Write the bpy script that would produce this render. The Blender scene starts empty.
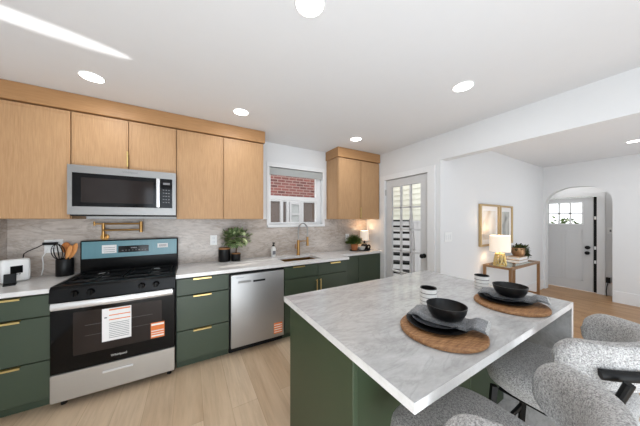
import bpy, bmesh, math, random
from mathutils import Vector, Matrix
random.seed(7)
SC = bpy.context.scene
COL = SC.collection

# ------------------------------------------------------------------ camera, world, big lights, exposure
cam_d = bpy.data.cameras.new('camera')
cam = bpy.data.objects.new('camera', cam_d); COL.objects.link(cam)
cam.location = (0, 0, 1.42)
TH = math.atan(130 / 223.0)
cam.rotation_euler = (math.radians(90), 0, -TH)
cam_d.sensor_width = 36.0
cam_d.lens = 36.0 * 223.0 / 640.0
cam_d.shift_y = 6.5 / 640.0
cam_d.clip_start = 0.02
SC.camera = cam

vs = SC.view_settings
vs.view_transform = 'Standard'; vs.look = 'None'; vs.gamma = 1.0; vs.use_curve_mapping = False
vs.exposure = 0.22

world = bpy.data.worlds.new('sky'); SC.world = world; world.use_nodes = True
wn = world.node_tree; bgn = wn.nodes['Background']
bgn.inputs[0].default_value = (0.93, 0.97, 1.0, 1); bgn.inputs[1].default_value = 2.0


CEIL_Z = 2.49


def lamp(name, kind, loc, energy, color=(1, 1, 1), size=None, size_y=None, aim=None, parent=None, spread=None, angle=None):
    d = bpy.data.lights.new(name, kind); d.energy = energy; d.color = color
    o = bpy.data.objects.new(name, d); COL.objects.link(o); o.location = loc
    if kind == 'AREA':
        d.shape = 'RECTANGLE' if size_y else 'DISK'
        d.size = size
        if size_y: d.size_y = size_y
        if spread is not None: d.spread = spread
    elif kind == 'POINT' and size: d.shadow_soft_size = size
    elif kind == 'SUN' and angle is not None: d.angle = angle
    if aim is not None:
        o.rotation_euler = (Vector(aim) - Vector(loc)).to_track_quat('-Z', 'Y').to_euler()
    return o


sun = lamp('sun', 'SUN', (6, 6, 8), 3.0, (1.0, 0.96, 0.9), angle=0.01)
sun.rotation_euler = Vector((-0.60, -0.30, -0.60)).to_track_quat('-Z', 'Y').to_euler()
lamp('rear_fill_light', 'AREA', (0.2, -2.85, 1.45), 40, (0.845, 0.96, 1.085), 2.6, 1.7, aim=(0.4, 0, 1.3))  # unseen area light behind the camera, added to even out the room
lamp('living_fill_light', 'AREA', (4.2, -2.85, 1.45), 12, (0.845, 0.96, 1.085), 2.6, 1.7, aim=(4.2, 0, 1.3))  # second added fill, out of view, for the living-room side
lamp('entry_fill_light', 'AREA', (6.6, 1.2, 2.44), 3, (1, 1, 1), .25, 1.2, aim=(6.6, 1.2, 0))  # fill without a fixture, added to lift the entry behind the arch
lamp('living_ceiling_fill', 'AREA', (4.4, -1.1, 0.35), 24, (0.89, 0.965, 1.03), 2.0, 1.6, aim=(4.4, 0.2, 3))  # added upward fill that brightens the living-room ceiling
lamp('ceiling_fill', 'AREA', (0.0, -0.9, 0.35), 66, (0.89, 0.965, 1.03), 2.2, 1.6, aim=(0.1, 0.7, 3))  # unseen low fill, added to brighten the kitchen ceiling

gl = lamp('added_ceiling_streak_light', 'AREA', (-.95, .55, .3), .20, (1, 1, 1), .92, .12, aim=(-.80, 1.835, CEIL_Z), spread=math.radians(1.2))  # unseen narrow area lamp, added to throw a bright streak on the ceiling
gl.data.shape = 'ELLIPSE'
_z = (Vector((-.95, .55, .3)) - Vector((-.80, 1.835, CEIL_Z))).normalized(); _x = Vector((.985, .17, 0)); _x = (_x - _z * _x.dot(_z)).normalized(); _y = _z.cross(_x)
gl.rotation_euler = Matrix((_x, _y, _z)).transposed().to_euler()

# ------------------------------------------------------------------ materials


def lin(r, g=None, b=None):
    if g is None: g = b = r
    f = lambda c: (c / 255.0) / 12.92 if c / 255.0 <= 0.04045 else ((c / 255.0 + 0.055) / 1.055) ** 2.4
    return (f(r), f(g), f(b), 1.0)


class N:
    """small node-tree helper"""
    def __init__(s, name):
        s.m = bpy.data.materials.new(name); s.m.use_nodes = True
        s.t = s.m.node_tree; s.p = s.t.nodes['Principled BSDF']

    def new(s, typ, **kw):
        n = s.t.nodes.new(typ)
        for k, v in kw.items(): setattr(n, k, v)
        return n

    def link(s, a, b): s.t.links.new(a, b)

    def coords(s, scale=(1, 1, 1), rot=(0, 0, 0), kind='Object'):
        tc = s.new('ShaderNodeTexCoord'); mp = s.new('ShaderNodeMapping')
        mp.inputs['Scale'].default_value = scale; mp.inputs['Rotation'].default_value = rot
        s.link(tc.outputs[kind], mp.inputs['Vector']); return mp.outputs['Vector']

    def noise(s, vec, scale, detail=4, rough=0.55, dist=0.0):
        n = s.new('ShaderNodeTexNoise')
        n.inputs['Scale'].default_value = scale; n.inputs['Detail'].default_value = detail
        n.inputs['Roughness'].default_value = rough; n.inputs['Distortion'].default_value = dist
        s.link(vec, n.inputs['Vector']); return n.outputs['Fac']

    def ramp(s, fac, stops):
        r = s.new('ShaderNodeValToRGB'); e = r.color_ramp.elements
        while len(e) < len(stops): e.new(0.5)
        for el, (p, c) in zip(e, stops): el.position = p; el.color = c
        s.link(fac, r.inputs['Fac']); return r.outputs['Color']

    def mix(s, fac, a, b, mode='MIX'):
        n = s.new('ShaderNodeMix', data_type='RGBA', blend_type=mode)
        for val, sock in ((fac, n.inputs[0]), (a, n.inputs[6]), (b, n.inputs[7])):
            if hasattr(val, 'is_output'): s.link(val, sock)
            else: sock.default_value = val
        return n.outputs[2]

    def bump(s, h, strength, dist=0.01):
        b = s.new('ShaderNodeBump'); b.inputs['Strength'].default_value = strength; b.inputs['Distance'].default_value = dist
        s.link(h, b.inputs['Height']); s.link(b.outputs['Normal'], s.p.inputs['Normal'])

    def set(s, col=None, rough=None, metal=None, spec=None, coat=None):
        if col is not None:
            if hasattr(col, 'is_output'): s.link(col, s.p.inputs['Base Color'])
            else: s.p.inputs['Base Color'].default_value = col
        if rough is not None: s.p.inputs['Roughness'].default_value = rough
        if metal is not None: s.p.inputs['Metallic'].default_value = metal
        if spec is not None: s.p.inputs['Specular IOR Level'].default_value = spec
        if coat is not None: s.p.inputs['Coat Weight'].default_value = coat
        return s.m


def mul(c, k): return (min(c[0] * k, 1), min(c[1] * k, 1), min(c[2] * k, 1), 1)


def plain(name, col, rough=0.5, metal=0.0, var=0.05, scale=12, stretch=(1, 1, 1), bump=0.0, spec=None, coat=None):
    n = N(name); v = n.coords(stretch); f = n.noise(v, scale, 3)
    n.set(n.mix(f, mul(col, 1 - var), mul(col, 1 + var)), rough, metal, spec, coat)
    if bump: n.bump(f, bump, 0.004)
    return n.m


def emit(name, col, strength):
    n = N(name); n.p.inputs['Base Color'].default_value = col; n.p.inputs['Emission Color'].default_value = col
    n.p.inputs['Emission Strength'].default_value = strength; return n.m


def glassy(name, gloss=0.08, tint=(1, 1, 1, 1)):
    n = N(name); tr = n.new('ShaderNodeBsdfTransparent'); gl = n.new('ShaderNodeBsdfGlossy'); mx = n.new('ShaderNodeMixShader')
    tr.inputs[0].default_value = tint; gl.inputs['Roughness'].default_value = 0.02
    mx.inputs[0].default_value = gloss
    n.link(tr.outputs[0], mx.inputs[1]); n.link(gl.outputs[0], mx.inputs[2])
    n.link(mx.outputs[0], n.t.nodes['Material Output'].inputs['Surface']); return n.m


def wood(name, c0, c1, grain=(22, 22, 1.2), rough=0.5):
    n = N(name); v = n.coords(grain)
    f = n.noise(v, 6.0, 5, 0.6, 0.3); g = n.noise(n.coords((1, 1, .15)), 5.0, 2)
    c = n.ramp(f, [(0.3, c0), (0.7, c1)])
    n.set(n.mix(g, c, n.mix(0.5, c, mul(c1, 1.08))), rough, 0, 0.35); n.bump(f, 0.08, 0.002); return n.m


M = {}
M['wall'] = plain('wall_paint', lin(226, 226, 226), 0.85, var=0.01, spec=0.2)
M['ceiling'] = plain('ceiling_paint', lin(226, 226, 227), 0.75, var=0.01, spec=0.25)
M['trimw'] = plain('white_trim_paint', lin(232, 232, 232), 0.4, var=0.01)
M['doorg'] = plain('door_paint', lin(208, 208, 208), 0.45, var=0.01)
M['oak'] = wood('oak_veneer', lin(164, 125, 88), lin(189, 151, 111))
M['oakh'] = wood('oak_fascia', lin(156, 114, 75), lin(177, 135, 92), (1.2, 22, 22))
M['green'] = plain('green_lacquer', lin(58, 70, 54), 0.45, var=0.05, scale=3)
M['greeni'] = plain('island_green_lacquer', lin(53, 66, 45), 0.45, var=0.05, scale=3)
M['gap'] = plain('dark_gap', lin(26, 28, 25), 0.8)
M['brass'] = plain('brass', lin(214, 188, 124), 0.32, 0.75, 0.08)
M['gold'] = plain('brushed_gold', lin(178, 138, 84), 0.32, 1.0, 0.1, 40, (1, 1, 6))
M['goldf'] = plain('champagne_gold', lin(158, 122, 88), 0.35, 0.7, 0.1)
M['steel'] = plain('stainless', lin(172, 171, 170), 0.45, 0.85, 0.06, 14, (60, 60, 1))
M['steelh'] = plain('stainless_horizontal', lin(150, 149, 147), 0.42, 0.9, 0.06, 14, (1, 60, 60))
M['steeld'] = plain('brushed_drawer_steel', lin(178, 174, 168), 0.45, 0.8, 0.06, 14, (1, 60, 60))
M['satin'] = plain('satin_handle', lin(222, 222, 222), 0.3, 0.6, 0.04)
M['black'] = plain('black_enamel', lin(10, 10, 11), 0.3, 0, 0.2, spec=0.16)
M['blackm'] = plain('matt_black', lin(15, 15, 15), 0.5, 0, 0.2, spec=0.25)
M['blackc'] = plain('black_ceramic', lin(15, 15, 16), 0.38, 0, 0.25, 60, bump=0.05, spec=0.3)
M['glassb'] = plain('oven_glass', lin(8, 8, 9), 0.08, 0, 0.1, spec=0.22)
M['glassw'] = plain('oven_window', lin(40, 34, 32), 0.08, 0, 0.35, 4, spec=0.25)
M['film'] = plain('teal_film', lin(92, 138, 148), 0.28, 0.0, 0.12, 6, (8, 1, 1))
M['paper'] = plain('paper', lin(232, 230, 228), 0.7, 0, 0.03)
M['orange'] = plain('orange_print', lin(222, 120, 52), 0.6, 0, 0.1)
M['ink'] = plain('grey_print', lin(120, 120, 122), 0.7)
M['white'] = plain('white_plastic', lin(236, 236, 234), 0.35, 0, 0.02)
M['whitec'] = plain('white_ceramic', lin(228, 226, 222), 0.4, 0, 0.06, 40, bump=0.06)
M['spoon'] = wood('utensil_wood', lin(150, 82, 40), lin(206, 132, 72), (14, 14, 2))
M['spoonp'] = wood('pale_utensil_wood', lin(186, 116, 58), lin(226, 160, 96), (14, 14, 2))
M['lidw'] = wood('lid_wood', lin(130, 88, 52), lin(176, 128, 84), (10, 30, 10))
M['greyg'] = plain('grey_glaze', lin(70, 72, 76), 0.15, 0, 0.2, 30, spec=0.8)
M['terra'] = plain('terracotta', lin(176, 108, 66), 0.8, 0, 0.15)
M['leaf'] = plain('olive_leaf', lin(104, 124, 76), 0.55, 0, 0.45, 25)
M['leafp'] = plain('pale_leaf', lin(176, 186, 140), 0.55, 0, 0.3, 25)
M['fern'] = plain('fern_leaf', lin(78, 96, 40), 0.6, 0, 0.4, 40)
M['moss'] = plain('moss', lin(74, 80, 36), 0.9, 0, 0.5, 60, bump=0.4)
M['stem'] = plain('plant_stem', lin(86, 62, 42), 0.8)
M['napkin'] = None
M['goldp'] = plain('pale_gold_frame', lin(196, 168, 124), 0.35, 0.5, 0.08)
M['rack'] = plain('oven_rack_dark_steel', lin(66, 62, 60), 0.4, 0.3)
M['screen'] = plain('screen', lin(10, 11, 12), 0.25, spec=0.2)
M['led'] = emit('recessed_lamp', (1, 0.98, 0.95, 1), 6.0)
M['shade'] = None
M['glass'] = glassy('window_glass', 0.02)
M['glasst'] = glassy('table_glass', 0.2, (0.9, 0.95, 0.93, 1))
M['grass'] = plain('lawn', lin(96, 120, 70), 0.9, 0, 0.2, 3)
M['concrete'] = plain('concrete', lin(190, 188, 184), 0.9, 0, 0.08)
M['yellow'] = plain('pale_siding', lin(240, 240, 224), 0.8, 0, 0.03)
M['blind'] = plain('blind_fabric', lin(176, 178, 176), 0.8, 0, 0.04)
M['greyw'] = plain('pale_grey_paint', lin(190, 188, 188), 0.6, 0, 0.05)  # plain pale grey for the outdoor trim and stair
M['taupe'] = plain('taupe_siding', lin(100, 86, 78), 0.85, 0, 0.12, 8, (3, 1, 1))
M['book'] = plain('book_cloth', lin(206, 180, 150), 0.7, 0, 0.1)
M['bookd'] = plain('brown_book_cloth', lin(150, 116, 86), 0.7, 0, 0.1)


def make_shade(name, strength, col):
    n = N(name); n.set(lin(246, 236, 222), 0.8)
    n.p.inputs['Emission Color'].default_value = col; n.p.inputs['Emission Strength'].default_value = strength
    return n.m


M['shade'] = make_shade('lit_lamp_shade', 0.3, (1.0, 0.80, 0.62, 1))


def marble(name, base, dark, light, scale, rot, rough, amount=0.6, stretch=(1, 1, 1)):
    n = N(name); v = n.coords(stretch, rot)
    big = n.noise(v, scale, 6, 0.6, 1.2)
    vein = n.noise(v, scale * 1.6, 8, 0.62, 2.2)
    fine = n.noise(v, scale * 14, 3, 0.6)
    c = n.ramp(big, [(0.3, dark), (0.5, base), (0.72, light)])
    vm = n.ramp(vein, [(0.455, (0, 0, 0, 1)), (0.495, (amount,) * 3 + (1,)), (0.535, (0, 0, 0, 1))])
    c = n.mix(vm, c, mul(dark, 0.72))
    c = n.mix(0.22, c, n.ramp(fine, [(0.35, mul(dark, .8)), (0.65, light)]))
    n.set(c, rough, 0, 0.5); return n.m


M['quartz'] = marble('white_quartz', lin(228, 226, 224), lin(216, 213, 210), lin(238, 237, 236), 1.5, (0, 0, .4), 0.22, 0.12)
M['island'] = marble('grey_marble', lin(188, 187, 186), lin(166, 164, 162), lin(206, 205, 204), 2.4, (0, 0, 0.9), 0.14, 0.38, (0.6, 1.7, 1))
M['splash'] = marble('backsplash_stone', lin(192, 179, 168), lin(160, 146, 133), lin(212, 204, 197), 1.5, (0, 0.45, 0), 0.25, 0.5, (0.7, 1, 2.0))


def floor_mat(name, c0, c1, cg, w, h, mort):
    n = N(name); v = n.coords((1, 1, 1), (0, 0, math.radians(90)))
    b = n.new('ShaderNodeTexBrick'); b.offset = 0.37; b.offset_frequency = 2
    for k, val in (('Scale', 1.0), ('Mortar Size', mort), ('Mortar Smooth', 0.2), ('Bias', 0.0), ('Brick Width', w), ('Row Height', h)):
        b.inputs[k].default_value = val
    b.inputs['Color1'].default_value = c0; b.inputs['Color2'].default_value = c1; b.inputs['Mortar'].default_value = cg
    n.link(v, b.inputs['Vector'])
    g = n.noise(n.coords((14, 0.9, 1)), 3.2, 6, 0.62, 0.6)
    g2 = n.noise(n.coords((3, .5, 1)), 2.0, 3, 0.6, 0.8)
    c = n.mix(n.ramp(g, [(0.32, (0.55,) * 3 + (1,)), (0.62, (1,) * 4)]), mul(c0, 0.72), b.outputs['Color'])
    c = n.mix(n.ramp(g2, [(0.35, (0,) * 3 + (1,)), (0.7, (0.5,) * 3 + (1,))]), c, mul(c1, 1.12))
    n.set(c, 0.36, 0, 0.4); n.bump(g, 0.05, 0.002); return n.m


M['floor'] = floor_mat('light_oak_planks', lin(192, 162, 130), lin(218, 194, 165), lin(176, 148, 118), 1.25, 0.19, 0.002)
M['floor2'] = floor_mat('strip_oak_planks', lin(166, 124, 84), lin(190, 150, 108), lin(128, 94, 62), 1.1, 0.083, 0.002)


def brick_mat():
    n = N('red_brick'); v = n.coords((1, 1, 1), (math.radians(90), 0, 0))
    b = n.new('ShaderNodeTexBrick')
    for k, val in (('Scale', 1.0), ('Mortar Size', 0.012), ('Brick Width', 0.23), ('Row Height', 0.08)): b.inputs[k].default_value = val
    b.inputs['Color1'].default_value = lin(132, 68, 62); b.inputs['Color2'].default_value = lin(84, 41, 40); b.inputs['Mortar'].default_value = lin(156, 134, 126)
    n.link(v, b.inputs['Vector'])
    f = n.noise(n.coords(), 7, 4)
    n.set(n.mix(n.ramp(f, [(.35, (0,) * 3 + (1,)), (.7, (.35,) * 3 + (1,))]), b.outputs['Color'], lin(150, 110, 102)), 0.9); return n.m


M['brick'] = brick_mat()


def boucle_mat():
    n = N('boucle_fabric'); v = n.coords()
    w = n.new('ShaderNodeTexVoronoi'); w.inputs['Scale'].default_value = 210; n.link(v, w.inputs['Vector'])
    f = n.noise(v, 280, 3, 0.7); g = n.noise(v, 120, 3, 0.6)
    c = n.ramp(w.outputs['Distance'], [(0.05, lin(206, 203, 201)), (0.5, lin(166, 163, 161)), (0.85, lin(98, 96, 95))])
    c = n.mix(n.ramp(f, [(0.4, (0,) * 3 + (1,)), (0.62, (0.75,) * 3 + (1,))]), c, lin(216, 214, 211))
    c = n.mix(n.ramp(g, [(0.46, (0.0,) * 3 + (1,)), (0.62, (0.55,) * 3 + (1,))]), c, lin(118, 116, 114))
    n.set(c, 0.95, 0, 0.1)
    b = n.new('ShaderNodeBump'); b.inputs['Strength'].default_value = 0.55; b.inputs['Distance'].default_value = 0.006; b.invert = True
    n.link(w.outputs['Distance'], b.inputs['Height']); n.link(b.outputs['Normal'], n.p.inputs['Normal'])
    n.p.inputs['Sheen Weight'].default_value = 0.3
    return n.m


M['boucle'] = boucle_mat()


def weave_mat(name, c0, c1):
    n = N(name); f = n.noise(n.coords((1, 1, 1)), 260, 2, 0.7)
    n.set(n.ramp(f, [(0.35, c0), (0.65, c1)]), 0.95, 0, 0.1); n.bump(f, 0.3, 0.002); return n.m


M['napkin'] = weave_mat('grey_linen', lin(106, 107, 109), lin(162, 162, 163))
M['hem'] = weave_mat('pale_hem', lin(170, 170, 168), lin(226, 226, 224))


def rattan_mat():
    n = N('round_wood_board'); v = n.coords((1, 1, 1))
    w = n.new('ShaderNodeTexWave', wave_type='BANDS', bands_direction='DIAGONAL'); w.inputs['Scale'].default_value = 22; w.inputs['Distortion'].default_value = 1.5
    n.link(v, w.inputs['Vector'])
    f = n.noise(n.coords((6, 40, 20)), 3, 5, 0.6)
    c = n.ramp(f, [(0.3, lin(120, 80, 48)), (0.7, lin(182, 136, 92))])
    n.set(n.mix(n.ramp(w.outputs['Fac'], [(0.1, (0.35,) * 3 + (1,)), (0.4, (0,) * 3 + (1,))]), c, lin(110, 68, 36)), 0.6); return n.m


M['board'] = rattan_mat()


def ring_cup():
    n = N('striped_cup'); tc = n.new('ShaderNodeTexCoord'); sp = n.new('ShaderNodeSeparateXYZ'); n.link(tc.outputs['Object'], sp.inputs[0])
    r = n.new('ShaderNodeValToRGB'); e = r.color_ramp.elements; r.color_ramp.interpolation = 'CONSTANT'
    mr = n.new('ShaderNodeMapRange'); mr.inputs[1].default_value = 0; mr.inputs[2].default_value = 0.1
    n.link(sp.outputs['Z'], mr.inputs[0]); n.link(mr.outputs[0], r.inputs[0])
    W = lin(222, 220, 216); K = lin(92, 90, 88); D = lin(24, 24, 24)
    stops = [(0, W), (.18, K), (.21, W), (.42, K), (.45, W), (.66, K), (.70, W), (.93, D)]
    while len(e) < len(stops): e.new(0.5)
    for el, (p, c) in zip(e, stops): el.position = p; el.color = c
    n.link(r.outputs[0], n.p.inputs['Base Color']); n.p.inputs['Roughness'].default_value = 0.5; return n.m


M['cup'] = ring_cup()


def art_mat(name, cols, scale):
    n = N(name); f = n.noise(n.coords((1, 1, 0.7)), scale, 3, 0.5, 0.6)
    n.set(n.ramp(f, [(0.3, cols[0]), (0.5, cols[1]), (0.68, cols[2])]), 0.08, 0, 0.6); return n.m


M['art1'] = art_mat('pale_abstract_print', (lin(206, 184, 160), lin(232, 222, 208), lin(240, 235, 226)), 4)
M['art2'] = art_mat('grey_abstract_print', (lin(140, 140, 136), lin(190, 190, 184), lin(214, 210, 200)), 5)

# ------------------------------------------------------------------ mesh helpers
LOC = {}


class MB:
    def __init__(s): s.bm = bmesh.new()

    def box(s, x0, x1, y0, y1, z0, z1, bev=0.0, seg=1, mat=None):
        x0, x1 = min(x0, x1), max(x0, x1); y0, y1 = min(y0, y1), max(y0, y1); z0, z1 = min(z0, z1), max(z0, z1)
        r = bmesh.ops.create_cube(s.bm, size=1.0); vv = r['verts']
        for v in vv:
            v.co = Vector((x0 + (v.co.x + .5) * (x1 - x0), y0 + (v.co.y + .5) * (y1 - y0), z0 + (v.co.z + .5) * (z1 - z0)))
        if bev > 0:
            ed = list({e for v in vv for e in v.link_edges})
            r2 = bmesh.ops.bevel(s.bm, geom=ed, offset=bev, segments=seg, affect='EDGES', profile=0.6)
            vv = list({v for f in r2['faces'] for v in f.verts} | {v for v in vv if v.is_valid})
        if mat is not None:
            for v in vv: v.co = mat @ v.co
        return s

    def cyl(s, p0, p1, r0, r1=None, seg=20):
        return s.tube([p0, p1], r0, seg, r1)

    def tube(s, pts, r, seg=10, r1=None, flat=None, up=None):
        """tube along points; r constant or list; flat=(a,b) gives an elliptical section"""
        pts = [Vector(p) for p in pts]; n = len(pts); rings = []
        rad = [r + ((r1 if r1 is not None else r) - r) * i / (n - 1) for i in range(n)] if not isinstance(r, (list, tuple)) else list(r)
        ref = Vector(up) if up else None
        for i, p in enumerate(pts):
            t = (pts[min(i + 1, n - 1)] - pts[max(i - 1, 0)]).normalized()
            if ref is None: ref = Vector((0, 0, 1)) if abs(t.z) < 0.9 else Vector((1, 0, 0))
            a = t.cross(ref).normalized(); b = a.cross(t).normalized()
            if not up: ref = b
            fa, fb = flat if flat else (1, 1)
            rings.append([s.bm.verts.new(p + a * (math.cos(2 * math.pi * k / seg) * rad[i] * fa) + b * (math.sin(2 * math.pi * k / seg) * rad[i] * fb)) for k in range(seg)])
        for i in range(n - 1):
            for k in range(seg):
                s.bm.faces.new((rings[i][k], rings[i][(k + 1) % seg], rings[i + 1][(k + 1) % seg], rings[i + 1][k]))
        s.bm.faces.new(rings[0][::-1]); s.bm.faces.new(rings[-1]); return s

    def lathe(s, prof, c=(0, 0, 0), seg=32, sx=1, sy=1):
        """profile of (r,z) from bottom to top; r=0 closes"""
        rings = []
        for r, z in prof:
            if r <= 1e-6: rings.append([s.bm.verts.new((c[0], c[1], c[2] + z))])
            else: rings.append([s.bm.verts.new((c[0] + r * sx * math.cos(2 * math.pi * k / seg), c[1] + r * sy * math.sin(2 * math.pi * k / seg), c[2] + z)) for k in range(seg)])
        for a, b in zip(rings, rings[1:]):
            for k in range(seg):
                k2 = (k + 1) % seg
                if len(a) == 1 and len(b) == 1: continue
                if len(a) == 1: s.bm.faces.new((a[0], b[k2], b[k]))
                elif len(b) == 1: s.bm.faces.new((a[k], a[k2], b[0]))
                else: s.bm.faces.new((a[k], a[k2], b[k2], b[k]))
        return s

    def prism(s, pts, axis, a, b):
        """closed polygon (2-D, in the two other axes, in xyz order) extruded along axis from a to b"""
        def mk(p, t):
            q = list(p); q.insert('xyz'.index(axis), t); return s.bm.verts.new(q)
        A = [mk(p, a) for p in pts]; B = [mk(p, b) for p in pts]
        n = len(pts); s.bm.faces.new(A); s.bm.faces.new(B[::-1])
        for i in range(n): s.bm.faces.new((A[i], A[(i + 1) % n], B[(i + 1) % n], B[i])[::-1])
        bmesh.ops.recalc_face_normals(s.bm, faces=s.bm.faces[:]); return s

    def sphere(s, c, r, sx=1, sy=1, sz=1, u=20, v=12):
        res = bmesh.ops.create_uvsphere(s.bm, u_segments=u, v_segments=v, radius=r)
        for q in res['verts']: q.co = Vector((c[0] + q.co.x * sx, c[1] + q.co.y * sy, c[2] + q.co.z * sz))
        return s

    def leaf(s, p, d, L, W, up=Vector((0, 0, 1)), curl=0.25):
        d = Vector(d).normalized(); side = d.cross(up)
        if side.length < 1e-3: side = d.cross(Vector((1, 0, 0)))
        side.normalize(); nrm = side.cross(d).normalized(); p = Vector(p)
        a = s.bm.verts.new(p); m1 = p + d * L * .45; m2 = p + d * L * .45 + nrm * L * curl * .4
        l = s.bm.verts.new(m1 + side * W * .5); r = s.bm.verts.new(m1 - side * W * .5); m = s.bm.verts.new(m2 - nrm * L * .03)
        t = s.bm.verts.new(p + d * L - nrm * L * curl * .2)
        s.bm.faces.new((a, l, m)); s.bm.faces.new((a, m, r)); s.bm.faces.new((l, t, m)); s.bm.faces.new((m, t, r)); return s

    def build(s, name, mat, parent=None, loc=None, smooth=True):
        bm = s.bm
        bmesh.ops.recalc_face_normals(bm, faces=bm.faces[:]) if not getattr(s, 'keep', False) else None
        if parent is not None: L = Vector(LOC[parent.name])
        elif loc is not None: L = Vector(loc)
        else:
            xs = [v.co for v in bm.verts]
            L = Vector(((min(v.x for v in xs) + max(v.x for v in xs)) / 2, (min(v.y for v in xs) + max(v.y for v in xs)) / 2, min(v.z for v in xs)))
        for v in bm.verts: v.co -= L
        me = bpy.data.meshes.new(name); bm.to_mesh(me); bm.free()
        if smooth:
            me.shade_smooth(); me.set_sharp_from_angle(angle=math.radians(35))
        me.materials.append(mat)
        o = bpy.data.objects.new(name, me); COL.objects.link(o)
        if parent is not None: o.parent = parent
        else: o.location = L
        LOC[o.name] = L
        return o


def tag(o, label=None, cat=None, group=None, kind=None):
    for k, v in (('label', label), ('category', cat), ('group', group), ('kind', kind)):
        if v: o[k] = v
    return o


def thing(name, label, cat, loc, group=None):
    o = bpy.data.objects.new(name, None); COL.objects.link(o); o.location = loc; o.empty_display_size = 0.1
    LOC[o.name] = Vector(loc); return tag(o, label, cat, group)


def box(name, mat, x0, x1, y0, y1, z0, z1, parent=None, bev=0.0, seg=1):
    return MB().box(x0, x1, y0, y1, z0, z1, bev, seg).build(name, mat, parent)


def struct(o): o['kind'] = 'structure'; return o


def text(name, body, size, loc, rot, mat, parent):
    c = bpy.data.curves.new(name, 'FONT'); c.body = body; c.size = size; c.align_x = 'CENTER'; c.align_y = 'CENTER'; c.extrude = 0.0006
    tmp = bpy.data.objects.new(name + '_curve', c); me = bpy.data.meshes.new_from_object(tmp); bpy.data.objects.remove(tmp); bpy.data.curves.remove(c)
    me.materials.clear(); me.materials.append(mat); o = bpy.data.objects.new(name, me); COL.objects.link(o)
    o.parent = parent; o.location = Vector(loc) - LOC[parent.name]; o.rotation_euler = rot; return o


def copy_tree(o, loc, label=None, parent=None):
    c = o.copy(); COL.objects.link(c)
    if parent is None:
        c.location = loc
        if label: c['label'] = label
    else: c.parent = parent
    for ch in [q for q in bpy.data.objects if q.parent == o]: copy_tree(ch, None, None, c)
    return c


# ------------------------------------------------------------------ room shell
CZ = 2.49           # ceiling
YB = 3.03           # sink wall
XL = -1.372         # left wall
XR = 2.72           # door wall
YP = 1.66           # living-room picture wall
XA = 6.30           # arch wall
CT = 0.91           # worktop height

struct(box('floor', M['floor'], XL - .1, XR + .06, -3.0, YB + .1, -0.08, 0.0))
struct(box('floor_living', M['floor2'], XR + .06, 7.0, -3.0, 2.6, -0.08, 0.0))
struct(box('ceiling', M['ceiling'], XL - .1, 7.0, -3.0, YB + .15, CZ, CZ + .1))
WX0, WX1, WZ0, WZ1 = 0.95, 1.81, 1.345, 2.16
w = MB(); T = .15
w.box(XL - .1, WX0, YB, YB + T, 0, CZ); w.box(WX1, XR + .12, YB, YB + T, 0, CZ)
w.box(WX0, WX1, YB, YB + T, 0, WZ0); w.box(WX0, WX1, YB, YB + T, WZ1, CZ)
struct(w.build('wall_back', M['wall']))
struct(box('wall_left', M['wall'], XL - .1, XL, -3.0, YB, 0, CZ))
DY0, DY1, DZ = 1.825, 2.575, 2.045
w = MB()
w.box(XR, XR + .12, DY1, YB, 0, CZ); w.box(XR, XR + .12, YP, DY0, 0, CZ); w.box(XR, XR + .12, DY0, DY1, DZ, CZ)
w.box(XR, XR + .12, -3.0, YP, 2.17, CZ)
struct(w.build('wall_right', M['wall']))
struct(box('wall_living', M['wall'], XR + .12, XA + .3, YP, YP + .12, 0, CZ))
struct(box('wall_rear', M['wall'], XL - .1, 7.0, -3.1, -3.0, 0, CZ))
# arch wall
AY0, AY1 = 0.783, 1.622
arch = [(-3.0, 0), (AY0, 0), (AY0, 1.74), (.80, 1.84), (.84, 1.915), (.90, 1.97), (.98, 2.01), (1.08, 2.035), (1.2025, 2.043), (1.325, 2.035), (1.425, 2.0), (1.505, 1.955),
        (1.565, 1.90), (1.605, 1.83), (AY1, 1.74), (AY1, 0), (YP, 0), (YP, CZ), (-3.0, CZ)]
struct(MB().prism(arch, 'x', XA, XA + .16).build('wall_arch', M['wall']))
XV = 6.75
w = MB(); FY0, FY1, FZ = 1.02, 1.96, 1.87
w.box(XV, XV + .12, -0.2, FY0, 0, CZ); w.box(XV, XV + .12, FY1, 2.6, 0, CZ); w.box(XV, XV + .12, FY0, FY1, FZ, CZ)
w.box(XA + .16, XV, 2.3, 2.4, 0, CZ); w.box(XA + .16, XV, -.2, -.1, 0, CZ)
struct(w.build('wall_entry', M['wall']))
struct(box('baseboard_living', M['trimw'], XR + .13, XA, YP - .015, YP, 0, .2, bev=.004))
struct(box('baseboard_arch', M['trimw'], XA - .015, XA, -3.0, AY0, 0, .2, bev=.004))
# casing of the glazed door
w = MB(); cw = .10
w.box(XR - .022, XR, DY0 - cw, DY0, 0, DZ + .075); w.box(XR - .022, XR, DY1, DY1 + cw, 0, DZ + .075); w.box(XR - .022, XR, DY0, DY1, DZ, DZ + .075)
struct(w.build('trim_1', M['trimw']))
w = MB()
w.box(XV - .02, XV, FY0 - .1, FY0, 0, FZ + .07); w.box(XV - .02, XV, FY1, FY1 + .1, 0, FZ + .07); w.box(XV - .02, XV, FY0, FY1, FZ, FZ + .07)
struct(w.build('trim_2', M['trimw']))

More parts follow.
